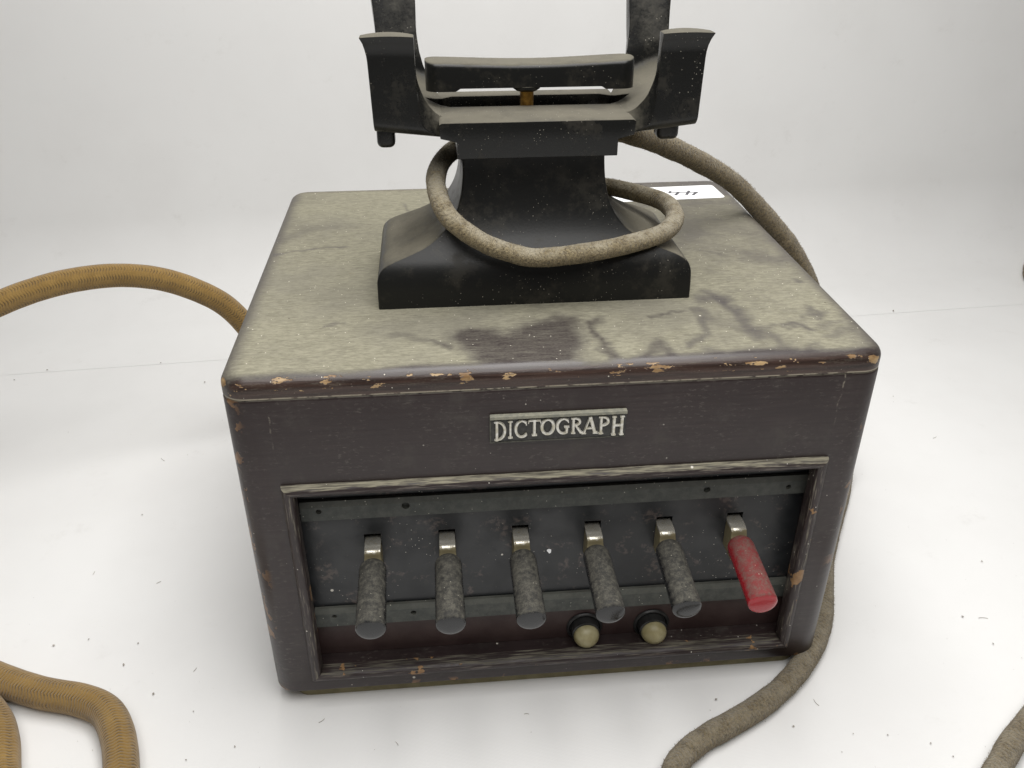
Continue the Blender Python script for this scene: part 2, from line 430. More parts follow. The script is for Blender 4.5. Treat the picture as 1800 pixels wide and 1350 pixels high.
bd = mk("backdrop", V, [(j * (na + 1) + i, j * (na + 1) + i + 1, (j + 1) * (na + 1) + i + 1, (j + 1) * (na + 1) + i) for j in range(len(prof) - 1) for i in range(na)], M_BACK, None, True)
tag(bd, kind="structure", label="white paper backdrop curving up behind the intercom", cat="backdrop")

# ------------------------------------------------------------------ the intercom
root = empty("desk_intercom", (0, D / 2, 0))
tag(root, "old dusty dark wooden desk intercom with handset cradle and six switch levers", "intercom")
# parts are modelled in world coordinates
def part(o, parent=root):
    o.parent = parent
    m = Matrix.Translation(-root.location) if parent is root else Matrix.Identity(4)
    o.matrix_parent_inverse = m
    return o

# --- cabinet body
bm = prism_bm(rrect(-W / 2, W / 2, 0, D, .010, 8), HB, HS)
body = from_bm("cabinet", bm, M_CAB)
bevel(body, .0016, 3, 60); apply_mods(body)
cut(body, box_bm(-.1155, .1163, -.02, .032, .0205, .1287))
shade_auto(body, 30); part(body)
base = part(from_bm("base_board", prism_bm(rrect(-W / 2 + .0075, W / 2 - .0075, .0055, D - .0055, .008, 6), 0, HB - .0002), M_BASE))
shade_auto(base, 30)

# --- lid: concentric rings so dust and chips can be stored per vertex
SEG = 16
def lid_outline(d):
    r = max(.0105 - d * .9, .0012)
    x0, x1, y0, y1 = -W / 2 + d, W / 2 - d, d, D - d
    P = []
    cs = ((x1 - r, y0 + r, -90), (x1 - r, y1 - r, 0), (x0 + r, y1 - r, 90), (x0 + r, y0 + r, 180))
    for k, (cx, cy, a0) in enumerate(cs):
        for q in range(SEG):
            a = math.radians(a0 + 90 * q / (SEG - 1)); P.append((cx + r * math.cos(a), cy + r * math.sin(a)))
        nxt = cs[(k + 1) % 4]; a = math.radians(nxt[2])
        p0 = np.array(P[-1]); p1 = np.array((nxt[0] + r * math.cos(a), nxt[1] + r * math.sin(a)))
        NS = 250 if k in (1, 3) else 220
        for q in range(1, NS): P.append(tuple(p0 + (p1 - p0) * q / NS))
    return P
RF = .0056
rings = [(0.0, HS), (0.0, HS + (H - HS - RF) * .5)]
for t in np.linspace(0, 90, 9): rings.append((RF * (1 - math.cos(math.radians(t))), H - RF + RF * math.sin(math.radians(t))))
dd = RF + .001
while dd < D / 2 - .0015: rings.append((dd, H)); dd += .00115
V = []; n1 = len(lid_outline(0))
for d, z in rings: V += [(x, y, z) for x, y in lid_outline(d)]
Fc = []
for k in range(len(rings) - 1):
    for i in range(n1):
        j = (i + 1) % n1; Fc.append((k * n1 + i, k * n1 + j, (k + 1) * n1 + j, (k + 1) * n1 + i))
Fc.append(tuple((len(rings) - 1) * n1 + i for i in range(n1)))
lid = mk("lid", V, Fc, M_TOP, None, True); part(lid)
A = np.array(V); A0 = A.copy()
for lam, amp in ((.021, .0011), (.0093, .0007), (.0047, .0005)):      # ragged strokes: bend the lookup position
    for ax in (0, 1):
        acc = np.zeros(len(A))
        for _ in range(4):
            k = rng.normal(0, 1, 2); k *= 2 * math.pi / lam / np.linalg.norm(k); acc += np.sin(A0[:, :2] @ k + rng.random() * 6.28)
        A[:, ax] += amp * acc * .5
def segd(poly, sx=1.0):
    """distance in metres from every lid vertex to a polyline given in photo pixels on the lid"""
    Q = [px(x, y, 2, H)[:2] for x, y in poly]; best = np.full(len(A), 9.)
    for a, b in zip(Q[:-1], Q[1:]):
        ab = b - a; t = np.clip(((A[:, :2] - a) @ ab) / max(ab @ ab, 1e-12), 0, 1)
        best = np.minimum(best, np.linalg.norm(A[:, :2] - a - t[:, None] * ab, axis=1))
    return best
def inside(poly):
    Q = [px(x, y, 2, H)[:2] for x, y in poly]; c = np.zeros(len(A), bool)
    for (x1, y1), (x2, y2) in zip(Q, Q[1:] + Q[:1]):
        cond = ((y1 > A[:, 1]) != (y2 > A[:, 1])) & (A[:, 0] < (x2 - x1) * (A[:, 1] - y1) / (y2 - y1 + 1e-12) + x1); c ^= cond
    return c
dust = np.full(len(A), .92)
AW = A; edge = np.minimum.reduce([A0[:, 0] + W / 2, W / 2 - A0[:, 0], D - A0[:, 1]])
dust *= .35 + .65 * sstep(.002, .010, edge)
wobx = np.sin(A[:, 0] * 55 + 1) * .0018 + np.sin(A[:, 0] * 131) * .0010
dust *= .04 + .96 * sstep(.0022, .0066, A0[:, 1] + wobx * .6 - .0012 * sstep(.02, .1, A0[:, 0]))
blob = [(783, 594), (800, 579), (850, 573), (893, 580), (930, 563), (985, 551), (1018, 556), (1028, 580), (1034, 612), (1032, 645), (1010, 672), (860, 676), (838, 650), (822, 625), (800, 610)]
ins = inside(blob); bd_ = segd(blob + blob[:1]); sd = np.where(ins, -bd_, bd_)
dust *= .19 + .81 * sstep(-.0075, .0045, sd)
def wipe(poly, wd, amt, soft=1.6):
    global dust
    d = segd(poly); dust = dust * (1 - amt * .82 * (1 - sstep(wd * .0, wd * 1.7 + .0010, d)))
for poly, wd, amt in [
    ([(1036, 566), (1050, 590), (1062, 610), (1090, 635)], .0022, .85), ([(1046, 562), (1052, 568)], .0025, .55),
    ([(1085, 642), (1125, 635), (1150, 618), (1157, 600), (1172, 612), (1180, 625)], .0020, .75),
    ([(1228, 540), (1236, 560), (1242, 582), (1228, 592), (1214, 606)], .0019, .7),
    ([(1232, 526), (1262, 524), (1290, 545), (1312, 570), (1322, 590)], .0038, .85), ([(1242, 512), (1275, 530)], .0030, .6),
    ([(1350, 585), (1372, 600), (1392, 618)], .0022, .6), ([(1320, 580), (1368, 575)], .0010, .5),
    ([(1330, 452), (1368, 458)], .0075, .55), ([(1140, 557), (1175, 551), (1212, 546)], .0006, .7),
    ([(1424, 540), (1445, 562)], .0016, .7), ([(1388, 574), (1402, 570), (1418, 575)], .0012, .75), ([(1440, 575), (1480, 566)], .0012, .5),
    ([(1415, 556), (1450, 548)], .0010, .5), ([(1450, 590), (1492, 578)], .0016, .45), ([(1185, 632), (1270, 628)], .0028, .55), ([(1250, 612), (1290, 632)], .0022, .5),
    ([(690, 588), (712, 590), (745, 598), (780, 606)], .0016, .45), ([(760, 598), (790, 612)], .0010, .7),
    ([(478, 449), (520, 442), (560, 437), (612, 433)], .00055, .75), ([(568, 577), (594, 571)], .0006, .6), ([(714, 358), (718, 372)], .0007, .5),
    ([(1415, 620), (1440, 610)], .0022, .55), ([(1300, 640), (1420, 622)], .0020, .5), ([(1500, 560), (1535, 600)], .0060, .35),
    ([(1395, 492), (1410, 496)], .0012, .6), ([(1230, 440), (1268, 446)], .0007, .4), ([(500, 420), (545, 405)], .005, .35), ([(520, 400), (620, 398)], .004, .2),
]: wipe(poly, wd, amt)
dust *= 1 - .22 * sstep(-.01, .09, A0[:, 0]) * sstep(.05, .12, A0[:, 1])
stk = inside([(1065, 352), (1290, 342), (1270, 316), (1060, 324)])
dust = np.where(stk, dust * .35, dust)
dust *= 1 - .35 * (1 - sstep(0, .010, np.abs(segd([(1080, 362), (1290, 354)]))))
A = A0
chip = np.zeros(len(A))
for (x, y), rx, s in [((402, 672), 13, 1.0), ((396, 690), 8, 1.0), ((412, 690), 10, .8), ((430, 690), 10, .6), ((465, 688), 8, .75), ((480, 697), 6, .55), ((545, 688), 9, .8), ((592, 687), 6, .45), ((655, 684), 7, .5), ((722, 674), 5, 1.0), ((800, 680), 11, .7), ((835, 675), 12, .85), ((910, 670), 8, .6),
                      ((960, 668), 7, .45), ((993, 666), 12, .8), ((1040, 664), 6, .5), ((1082, 656), 12, .9), ((1130, 655), 6, .6), ((1175, 660), 5, .5), ((1270, 645), 10, .7), ((1284, 650), 7, .6), ((1335, 657), 8, .85), ((1395, 645), 12, .8), ((1447, 643), 6, .5), ((1490, 638), 9, .7), ((1515, 640), 9, .65), ((1533, 630), 10, 1.0), ((1538, 640), 6, .9), ((870, 672), 6, .4), ((1220, 650), 6, .4), ((505, 690), 5, .4)]:
    q = px(x, y, 1, .0022) if 410 < x < 1525 else px(x, y, 2, H - .004)
    d = np.linalg.norm((A - q) * (.6, 1.0, 1.0), axis=1); R = rx / 3700.
    chip = np.maximum(chip, min(.85, s * .86) * (1 - sstep(R * .2, R * 1.35, d)))
chip = np.maximum(chip, .34 * (1 - sstep(.0, .0055, A[:, 1])) * sstep(H - .0085, H - .004, A[:, 2]))
chip = np.maximum(chip, .33 * (1 - sstep(0, .0022, edge)) * (A[:, 2] > HS + .002))
for nm, arr in (("dust", dust), ("chip", chip)):
    at = lid.data.attributes.new(nm, 'FLOAT', 'POINT'); at.data.foreach_set("value", arr.astype(np.float32))

# --- moulding round the panel: four mitred half-round strips
def moulding(p0, p1, inward, mat, name="moulding"):
    """p0->p1 outer edge in the front plane (x,z); inward = unit vector into the opening"""
    p0, p1, inn = map(np.array, (p0, p1, inward)); t = (p1 - p0) / np.linalg.norm(p1 - p0)
    WD, PR = .0052, .0034
    prof = [(0, .0004)] + [(WD / 2 - WD / 2 * math.cos(a), -PR * math.sin(a) ** .8) for a in np.linspace(.12, math.pi - .12, 9)] + [(WD, .0036), (WD * .25, .0036)]
    ns = 40; V = []; Fc = []; n = len(prof)
    for k in range(ns + 1):
        for d, y in prof:
            a = p0 + t * d + inn * d; b = p1 - t * d + inn * d
            q = a + (b - a) * k / ns
            jit = (rng.random() - .5) * .00022 if 0 < k < ns else 0
            V.append((q[0], y + jit, q[1] + jit))
    for k in range(ns):
        for i in range(n): Fc.append((k * n + i, k * n + (i + 1) % n, (k + 1) * n + (i + 1) % n, (k + 1) * n + i))
    Fc += [tuple(range(n))[::-1], tuple(ns * n + i for i in range(n))]
    o = mk(name, V, Fc, mat); bm = bmesh.new(); bm.from_mesh(o.data); bmesh.ops.recalc_face_normals(bm, faces=bm.faces); bm.to_mesh(o.data); bm.free()
    shade_auto(o, 50); return part(o)
g = .00012
moulding((MX0, MZ1), (MX1, MZ1), (0, -1), M_MH); moulding((MX0, MZ0), (MX1, MZ0), (0, 1), M_MB)
moulding((MX0, MZ0 + g), (MX0, MZ1 - g), (1, 0), M_MV); moulding((MX1, MZ0 + g), (MX1, MZ1 - g), (-1, 0), M_MV)

# --- black switch panel with six slots, lower wooden strip, two metal strips
LX = [-.0825, -.0491, -.0156, .0179, .0514, .0849]
panel = from_bm("switch_panel", box_bm(-.1153, .1161, .0120, .0140, .0450, .1285), M_PANEL)
bm = None
for x in LX: bm = box_bm(x - .0038, x + .0038, .008, .018, .0800, .0938, bm)
cut(panel, bm); part(panel)
lower = part(from_bm("lower_strip", box_bm(-.1153, .1161, .0122, .0160, .0207, .0448), M_LOW))
q = px(965, 968, 1, .0118)
fl = from_bm("paint_flake", prism_bm([(q[0] + a, q[2] + b) for a, b in ((-.0011, .0004), (-.0002, .0012), (.0010, .0006), (.0009, -.0010), (.0001, -.0015))], .0115, .0119, 'xz'), M_PAPER); part(fl, panel)
def rail(z0, z1, x0, x1, holes):
    pr = [(z0, .0118), (z0, .0112), (z0 + .0014, .0094), (z1 - .0028, .0094), (z1, .0102), (z1, .0118)]
    V = []; n = len(pr)
    for x in (x0, x1): V += [(x, y, z) for z, y in pr]
    Fc = [(i, (i + 1) % n, n + (i + 1) % n, n + i) for i in range(n)] + [tuple(range(n))[::-1], tuple(range(n, 2 * n))]
    o = mk("retaining_strip", V, Fc, M_RAIL); b = bmesh.new(); b.from_mesh(o.data); bmesh.ops.recalc_face_normals(b, faces=b.faces); b.to_mesh(o.data); b.free()
    cb = None
    for (x, y), r in holes:
        q = px(x, y, 1, .0094); cb = cyl_bm((q[0], q[2]), r, .0085, .0114, 16, cb)
    cut(o, cb)
    return part(o)
rail(.1036, .1148, -.1122, .1156, [((560, 900), .0013), ((713, 889), .0018), ((1243, 861), .0016), ((1386, 856), .0012)])
rail(.0399, .0520, -.1126, .1158, [((588, 1084), .0011), ((727, 1077), .0014), ((1353, 1037), .0011)])

# --- levers: bent metal tab + knob
def lever():
    pr = [(.0175, -.0002), (.0090, .0), (.0062, -.0002), (.0046, -.0010), (.0038, -.0024), (.0036, -.0042), (.0028, -.0048), (.0024, -.0062), (.0022, -.0095), (.0012, -.0120), (.0, -.0150)]
    hw = .0036; th = .0009; V = []; Fc = []
    n = len(pr)
    for k, (y, z) in enumerate(pr):
        a = np.array(pr[max(k - 1, 0)]); b = np.array(pr[min(k + 1, n - 1)]); t = (b - a) / np.linalg.norm(b - a); nr = np.array((t[1], -t[0]))
        if nr[1] < 0 and k < 2: nr = -nr
        w_ = hw * (1.0 if k < 5 else 1.06)
        for sx, of in ((-w_, 0), (w_, 0), (w_, th), (-w_, th)):
            V.append((sx, y if not of else max(.0135, y + th), z - (of if k < 4 else 0)))
    for k in range(n - 1):
        for i in range(4): Fc.append((k * 4 + i, k * 4 + (i + 1) % 4, k * 4 + 4 + (i + 1) % 4, k * 4 + 4 + i))
    Fc += [(3, 2, 1, 0), tuple(4 * (n - 1) + i for i in range(4))]
    return V, Fc
LV, LF = lever()
TABME = None; KNOBME = {}
tilts = [13, 14.5, 12.5, 13.5, 13, 15]
for k, x in enumerate(LX):
    if TABME is None:
        t0 = mk("lever", LV, LF, M_METAL); bm = bmesh.new(); bm.from_mesh(t0.data); bmesh.ops.recalc_face_normals(bm, faces=bm.faces); bm.to_mesh(t0.data); bm.free()
        bevel(t0, .00025, 2, 50); apply_mods(t0); shade_auto(t0, 60); TABME = t0.data; t = t0
    else:
        t = bpy.data.objects.new("lever", TABME); COL.objects.link(t)
    t.location = (x, 0, .0905 + (rng.random() - .5) * .0006)
    t.parent = root; t.matrix_parent_inverse = Matrix.Translation(-root.location)
    red = k == 5
    if red not in KNOBME:
        prof = [(.0004, -.0010), (.0050, -.0010), (.0058, .0002), (.00615, .0020), (.0062, .014), (.0064, .0328), (.00645, .0337), (.0063, .0344), (.0057, .0349), (.0045, .0353), (.0032, .0355), (.0016, .0356), (.0003, .03565)]
        kb = lathe("knob", prof, 40, M_KR if red else M_KB, None, (0, -math.cos(math.radians(5.5)), -math.sin(math.radians(5.5))), (0, .0015, -.0070))
        KNOBME[red] = kb.data
    else:
        kb = bpy.data.objects.new("knob", KNOBME[red]); COL.objects.link(kb)
    kb.parent = t
    kb.rotation_euler = (math.radians((rng.random() - .5) * 3), 0, math.radians((rng.random() - .5) * 2.5))
    t["label"] = "red switch lever" if red else "black switch lever"

# --- two ivory push buttons
for (x, y) in ((1027, 1100), (1144, 1094)):
    q = px(x, y, 1, .0122); c = (q[0], .0122, q[2])
    s = lathe("push_button", [(.0088, -.0005), (.0091, .0006), (.0086, .0013), (.0079, .0014), (.0077, .0003), (.0070, .0002), (.0069, .0052), (.0060, .0056), (.0058, .0010)], 36, M_BLACK, None, (0, -1, 0), c, False)
    part(s)
    prof = [(.0060, -.001), (.0060, .0055)] + [(.0063 * math.cos(a), .0062 + .0058 * math.sin(a)) for a in np.linspace(0, 1.5, 10)]
    b = lathe("button_cap", prof, 32, M_CREAM, None, (0, -1, 0), c); part(b, s)

# --- nameplate with raised letters
NX0, NX1, NZ0, NZ1 = -.0295, .0265, .1487, .1612
npl = from_bm("nameplate", box_bm(NX0, NX1, -.0010, .0002, NZ0, NZ1), M_PLATE); bevel(npl, .0002, 2); part(npl)
rim = from_bm("rim", box_bm(NX0 - .0001, NX1 + .0001, -.0023, .0001, NZ1 - .0012, NZ1 + .0004), M_RIM); bevel(rim, .0003, 2); part(rim, npl)
rim2 = from_bm("rim", box_bm(NX0 - .0002, NX0 + .00035, -.0015, .0001, NZ0 - .0002, NZ1 - .0013), M_RIMD); part(rim2, npl)
rim3 = from_bm("rim", box_bm(NX0 + .0004, NX1, -.0013, .0001, NZ0 - .0003, NZ0 + .0001), M_RIMD); part(rim3, npl)
def strokes(kind):
    """letter strokes in a unit box: polylines of (x, z, width)"""
    def arc(cx, cz, rx, rz, a0, a1, wt, wn, n=14):
        out = []
        for a in np.linspace(a0, a1, n):
            r = math.radians(a); out.append((cx + rx * math.cos(r), cz + rz * math.sin(r), wn + (wt - wn) * abs(math.cos(r)) ** 1.3))
        return out
    T, N, S = .25, .10, .10
    def stem(x, z0=0, z1=1, wd=T): return [(x, z0, wd), (x, z1, wd)]
    def serif(x, z, half=.2): return [(x - half, z, S), (x + half, z, S)]
    if kind == 'D': return [stem(.24), arc(.26, .5, .62, .46, 90, -90, T, N), serif(.17, .96, .15), serif(.2, .04, .15)]
    if kind == 'I': return [stem(.5, 0, 1, .42), [(.08, .96, S), (.92, .96, S)], [(.08, .04, S), (.92, .04, S)]]
    if kind == 'C': return [arc(.56, .5, .46, .46, 48, 318, T, N, 20), [(.87, .93, .06), (.90, .72, .1)], [(.86, .18, .05), (.92, .24, .07)]]
    if kind == 'T': return [stem(.5), [(.05, .95, .12), (.95, .95, .12)], [(.07, .97, .06), (.02, .80, .08)], [(.93, .97, .06), (.98, .80, .08)], serif(.5, .04, .2)]
    if kind == 'O': return [arc(.5, .5, .42, .46, 0, 360, T, N, 30)]
    if kind == 'G': return [arc(.56, .5, .46, .46, 48, 300, T, N, 20), [(.80, .08, T * .8), (.80, .42, T)], [(.6, .46, S), (.98, .46, S)], [(.87, .93, .06), (.90, .74, .1)]]
    if kind == 'R': return [stem(.2), arc(.24, .74, .5, .225, 90, -90, T, N), [(.42, .5, T * .8), (.86, .03, T)], serif(.2, .04, .18), serif(.12, .96, .12), [(.78, .04, S), (1.0, .04, S)]]
    if kind == 'A': return [[(.12, .03, N), (.48, .98, N)], [(.50, 1.0, T), (.84, .03, T)], [(.26, .33, N), (.68, .33, N)], serif(.10, .04, .15), serif(.86, .04, .16)]
    if kind == 'P': return [stem(.24, 0, 1, .24), arc(.28, .72, .55, .24, 90, -90, T, N), serif(.24, .04, .2), serif(.15, .96, .13)]
    if kind == 'H': return [stem(.2), stem(.80), [(.2, .5, N), (.8, .5, N)], serif(.2, .04, .17), serif(.2, .96, .17), serif(.8, .04, .17), serif(.8, .96, .17)]
def letter(kind, x0, x1, z0, z1, y0=-.0010, y1=-.0022):
    """every stroke becomes a small ridge-backed prism; strokes of one letter are one mesh"""
    V, Fc = [], []
    wx = x1 - x0; hz = z1 - z0
    for si, st in enumerate(strokes(kind)):
        P = np.array([(x0 + a * wx, z0 + b * hz) for a, b, _ in st]); Wd = np.array([c * (wx if kind != 'I' else wx) for _, _, c in st])
        if kind == 'I': Wd = np.minimum(Wd, .00105 + 0 * Wd)
        Wd = np.maximum(Wd, .00042)
        closed = kind == 'O'
        n = len(P); i0 = len(V); lift = si * .00002
        for k in range(n):
            a = P[(k - 1) % n if closed and k else max(k - 1, 0)]; b = P[min(k + 1, n - 1)]
            if closed and k in (0, n - 1): a, b = P[n - 2], P[1]
            t = (b - a) / (np.linalg.norm(b - a) + 1e-12); nr = np.array((-t[1], t[0])) * Wd[k] / 2
            p = P[k]
            for q, y in ((p - nr, y0), (p - nr * .72, y1 - lift), (p + nr * .72, y1 - lift), (p + nr, y0)): V.append((q[0], y, q[1]))
        for k in range(n - 1):
            for i in range(3): Fc.append((i0 + k * 4 + i, i0 + k * 4 + i + 1, i0 + k * 4 + 5 + i, i0 + k * 4 + 4 + i))
        if not closed: Fc += [(i0, i0 + 1, i0 + 2, i0 + 3), tuple(i0 + 4 * (n - 1) + i for i in (3, 2, 1, 0))]
    o = mk("letter", V, Fc, M_LETTER); bm = bmesh.new(); bm.from_mesh(o.data); bmesh.ops.recalc_face_normals(bm, faces=bm.faces); bm.to_mesh(o.data); bm.free()
    return part(o, npl)
for ch, a, b, h in [('D', 170, 312, 9.3), ('I', 325, 388, 8.4), ('C', 402, 552, 8.4), ('T', 556, 702, 7.7), ('O', 700, 860, 7.6), ('G', 874, 1028, 7.6), ('R', 1045, 1180, 7.6), ('A', 1176, 1350, 8.0), ('P', 1358, 1494, 8.5), ('H', 1508, 1660, 9.4)]:
    X = lambda c: NX0 + (c - 130) / 1550 * (NX1 - NX0)
    zt = NZ1 - .0021
    letter(ch, X(a), X(b), zt - h / 1000, zt)

# --- paper lot sticker with pen strokes
Q = [px(1253, 327, 2, H), px(1272, 347.5, 2, H), px(1085, 357, 2, H)]
q = rrect(-.038, .038, -.0125, .0125, .0025, 5)
ang = math.radians(2.6); cxs, cys = (.0885, .2095)
lab = prism_bm([(cxs + a * math.cos(ang) - b * math.sin(ang), cys + a * math.sin(ang) + b * math.cos(ang)) for a, b in q], H + .0001, H + .0003)
lab = part(from_bm("paper_label", lab, M_PAPER))
def pen(poly, wd):
    P = [px(1140 + x / 9, 300 + y / 9, 2, H + .0004)[:2] for x, y in poly]; V = []; Fc = []
    for k, p in enumerate(P):
        t = P[min(k + 1, len(P) - 1)] - P[max(k - 1, 0)]; t = t / np.linalg.norm(t); nr = np.array((-t[1], t[0])) * wd / 2
        V += [(*(p - nr), H + .00038), (*(p + nr), H + .00038), (*(p + nr), H + .00029), (*(p - nr), H + .00029)]
    for k in range(len(P) - 1):
        for i in range(4): Fc.append((4 * k + i, 4 * k + (i + 1) % 4, 4 * k + 4 + (i + 1) % 4, 4 * k + 4 + i))
    return V, Fc
V, Fc = [], []
for poly, wd in [([(318, 350), (470, 344), (630, 342), (772, 338)], .0010), ([(350, 322), (328, 352)], .0015), ([(475, 334), (455, 360), (425, 386)], .0017), ([(643, 316), (620, 350), (600, 380)], .0017), ([(774, 336), (745, 350), (700, 383)], .0017)]:
    v, f = pen(poly, wd); Fc += [tuple(i + len(V) for i in q) for q in f]; V += [(x, y, z + .00001 * len(V) / 20) for x, y, z in v]
part(mk("handwriting", V, Fc, M_INK), lab)

# ------------------------------------------------------------------ stand and cradle
XC = -.004; YC = .0932
zb_ = [H, .187, .192, .197, .202, .207, .213, .220, .227, .235, .2435, .2505]; bb_ = [.0346, .0345, .0342, .0333, .0317, .0295, .0265, .0238, .0219, .0204, .0196, .0194]
prof = [(H, .0707), (.1925, .0706), (.1965, .0702), (.2000, .0684), (.2028, .0643), (.2054, .0575), (.2084, .0500), (.2118, .0443), (.2160, .0392), (.2210, .0355), (.2270, .0330), (.2340, .0316), (.2420, .0309), (.2505, .0307)]
pa, pb = catmull(prof, 8), catmull(list(zip(zb_, bb_)), 8)
zz = np.linspace(H, .2505, 70); pp_ = [(z, np.interp(z, pa[:, 0], pa[:, 1]), np.interp(z, pb[:, 0], pb[:, 1])) for z in zz]
pp = pp_
V = []; Fc = []
sec = None
for z, a, b in pp:
    ring = rrect(XC - a, XC + a, YC - b, YC + b, .0011, 3)
    # subdivide the long sides so that the surface shades cleanly
    V += [(x, y, z) for x, y in ring]; sec = len(ring)
for k in range(len(pp) - 1):
    for i in range(sec): Fc.append((k * sec + i, k * sec + (i + 1) % sec, (k + 1) * sec + (i + 1) % sec, (k + 1) * sec + i))
Fc += [tuple(range(sec))[::-1], tuple((len(pp) - 1) * sec + i for i in range(sec))]
stand = shade_auto(mk("stand", V, Fc, M_STAND), 50); part(stand)

HEX = [(-.035, .0900), (.035, .0900), (.046, .1010), (.034, .1115), (-.034, .1115), (-.046, .1010)]
ZF = .2626
blk = [(-.0335, .2483), (.0335, .2483), (.0335, .2552), (.0402, .2568), (.0406, .2624), (.0396, .2632), (-.0396, .2632), (-.0406, .2624), (-.0402, .2568), (-.0335, .2552)]
cradle = from_bm("cradle", prism_bm([(XC + a, b) for a, b in blk], .0608, .1215, 'xz'), M_BAK)
cut(cradle, prism_bm([(XC + a, b) for a, b in HEX], .2515, .29))
bevel(cradle, .0009, 3, 40); apply_mods(cradle); shade_auto(cradle, 40); part(cradle)

def arm(side):
    zi = [.2620, .2632, .2645, .2690, .2740, .2780, .2885, .2960, .40]; xi_ = [.036, .0398, .0418, .0458, .0478, .0487, .0490, .0490, .0480]
    xr_ = [.036, .0392, .0408, .0440, .0462, .0474, .0487, .0484, .0470]
    zo = [.255, .260, .288, .2935, .2965]; xo_ = [.0662, .0668, .0675, .0686, .0700]
    zor = [.255, .275, .288, .303, .36]; xor_ = [.0664, .0664, .0670, .0683, .0745]
    zf = lambda u: ZF + .009 * float(sstep(.034, .068, u))
    zb = lambda u: .2520 + .112 * u
    # path stations: (kind, inner y, inner height param, outer y, outer height param)
    st = []
    FT, RT = .2962, .355
    for t in np.linspace(0, 1, 14): st.append(('fw', t))
    for t in np.linspace(.12, 1, 8): st.append(('ff', t))
    for t in np.linspace(.12, .88, 8): st.append(('fl', t))
    for t in np.linspace(0, .9, 8): st.append(('rf', t))
    for t in np.linspace(0, 1, 16): st.append(('rw', t))
    RI, RO, R2, R3 = .0085, .0042, .0110, .0080
    def pts(kind, t, u):
        f = zf(u); b = zb(u)
        if kind == 'fw':
            zin = FT + (f + RI - FT) * t; zout = FT + (b + RO - FT) * t
            lip = .0024 * (1 - sstep(0, .16, t))
            return (.0668, zin, .0622 - lip, zout)
        if kind == 'ff':
            a = t * math.pi / 2
            return (.0668 + RI * (1 - math.cos(a)), f + RI * (1 - math.sin(a)), .0622 + RO * (1 - math.cos(a)), b + RO * (1 - math.sin(a)))
        y0i, y1i, y0o, y1o = .0668 + RI, .1172 - R2, .0622 + RO, .1222 - R3
        if kind == 'fl': return (y0i + (y1i - y0i) * t, f, y0o + (y1o - y0o) * t, b)
        if kind == 'rf':
            a = t * math.pi / 2
            return (y1i + R2 * math.sin(a), f + R2 * (1 - math.cos(a)), y1o + R3 * math.sin(a), b + R3 * (1 - math.cos(a)))
        lean = .022 * t
        return (.1172 + lean, f + R2 + (RT - f - R2) * t, .1222 + lean, b + R3 + (RT - b - R3) * t)
    NTT = 8; V = []; Fc = []
    for kind, t in st:
        zc = pts(kind, t, .05)[1]; zref = pts(kind, t, .036)[1]
        if kind in ('fw', 'ff', 'fl'): xi = np.interp(zref, zi, xi_); xo = np.interp(pts(kind, t, .067)[3], zo, xo_)
        else: xi = np.interp(zref, zi, xr_); xo = np.interp(pts(kind, t, .067)[3], zor, xor_)
        row_i, row_o = [], []
        for k in range(NTT + 1):
            q = k / NTT; u = xi + (xo - xi) * q
            yi, zin, yo, zout = pts(kind, t, u)
            if kind == 'fw' and t < .25:
                bul = (1 - (2 * q - 1) ** 2) * (1 - t / .25); yi += .0034 * bul; zin += .0006 * bul; zout += .0004 * bul
            row_i.append((XC + side * u, yi, zin)); row_o.append((XC + side * u, yo, zout))
        V += row_i + row_o[::-1]
    n = 2 * (NTT + 1)
    for k in range(len(st) - 1):
        for i in range(n): Fc.append((k * n + i, k * n + (i + 1) % n, (k + 1) * n + (i + 1) % n, (k + 1) * n + i))
    for base_, rev in ((0, False), ((len(st) - 1) * n, True)):
        for k in range(NTT): Fc.append((base_ + k, base_ + k + 1, base_ + n - 2 - k, base_ + n - 1 - k))
    o = mk("cradle_arm", V, Fc, M_BAK); bm = bmesh.new(); bm.from_mesh(o.data); bmesh.ops.recalc_face_normals(bm, faces=bm.faces); bm.to_mesh(o.data); bm.free()
    cut(o, prism_bm([(XC + a, b) for a, b in HEX], .25, .276))
    bevel(o, .0007, 3, 42); apply_mods(o); shade_auto(o, 42)
    return part(o, cradle)
arm(-1); arm(1)
for x0, x1, yc in ((-.0706, -.0630, .0760), (.0495, .0590, .0790)):
    bm = prism_bm(rrect(x0, x1, yc - .0050, yc + .0050, .0028, 5), .2508, .2640)
    o = from_bm("foot_peg", bm, M_BAK); bevel(o, .0022, 4, 50); apply_mods(o); shade_auto(o, 40); part(o, cradle)

# plunger bar (hook switch): dished top, raised middle underneath, boss and brass rod
bx0, bx1, by0, by1 = -.0493, .0412, .0872, .1050
nxs, V, Fc = 40, [], []
out = rrect(0, 1, 0, 1, .0, 1)
bm = bmesh.new()
def bar_section(x):
    q = (x - bx0) / (bx1 - bx0); e = min(q, 1 - q) * (bx1 - bx0)
    ins = .0052 * (1 - math.sqrt(max(0, 1 - (1 - min(e / .0052, 1)) ** 2)))      # rounded ends in plan
    top = .2820 - .0013 * math.sin(math.pi * q) ** 1.5; bot = .2712 - .0012 * float(1 - sstep(.0125, .0150, e))
    y0, y1, r = by0 + ins, by1 - ins, .0022
    return [(y0, bot)] + [(y0 + r - r * math.cos(a), top - r + r * math.sin(a)) for a in np.linspace(0, math.pi / 2, 5)] + [(y1 - r + r * math.sin(a), top - r + r * math.cos(a)) for a in np.linspace(0, math.pi / 2, 5)] + [(y1, bot)]
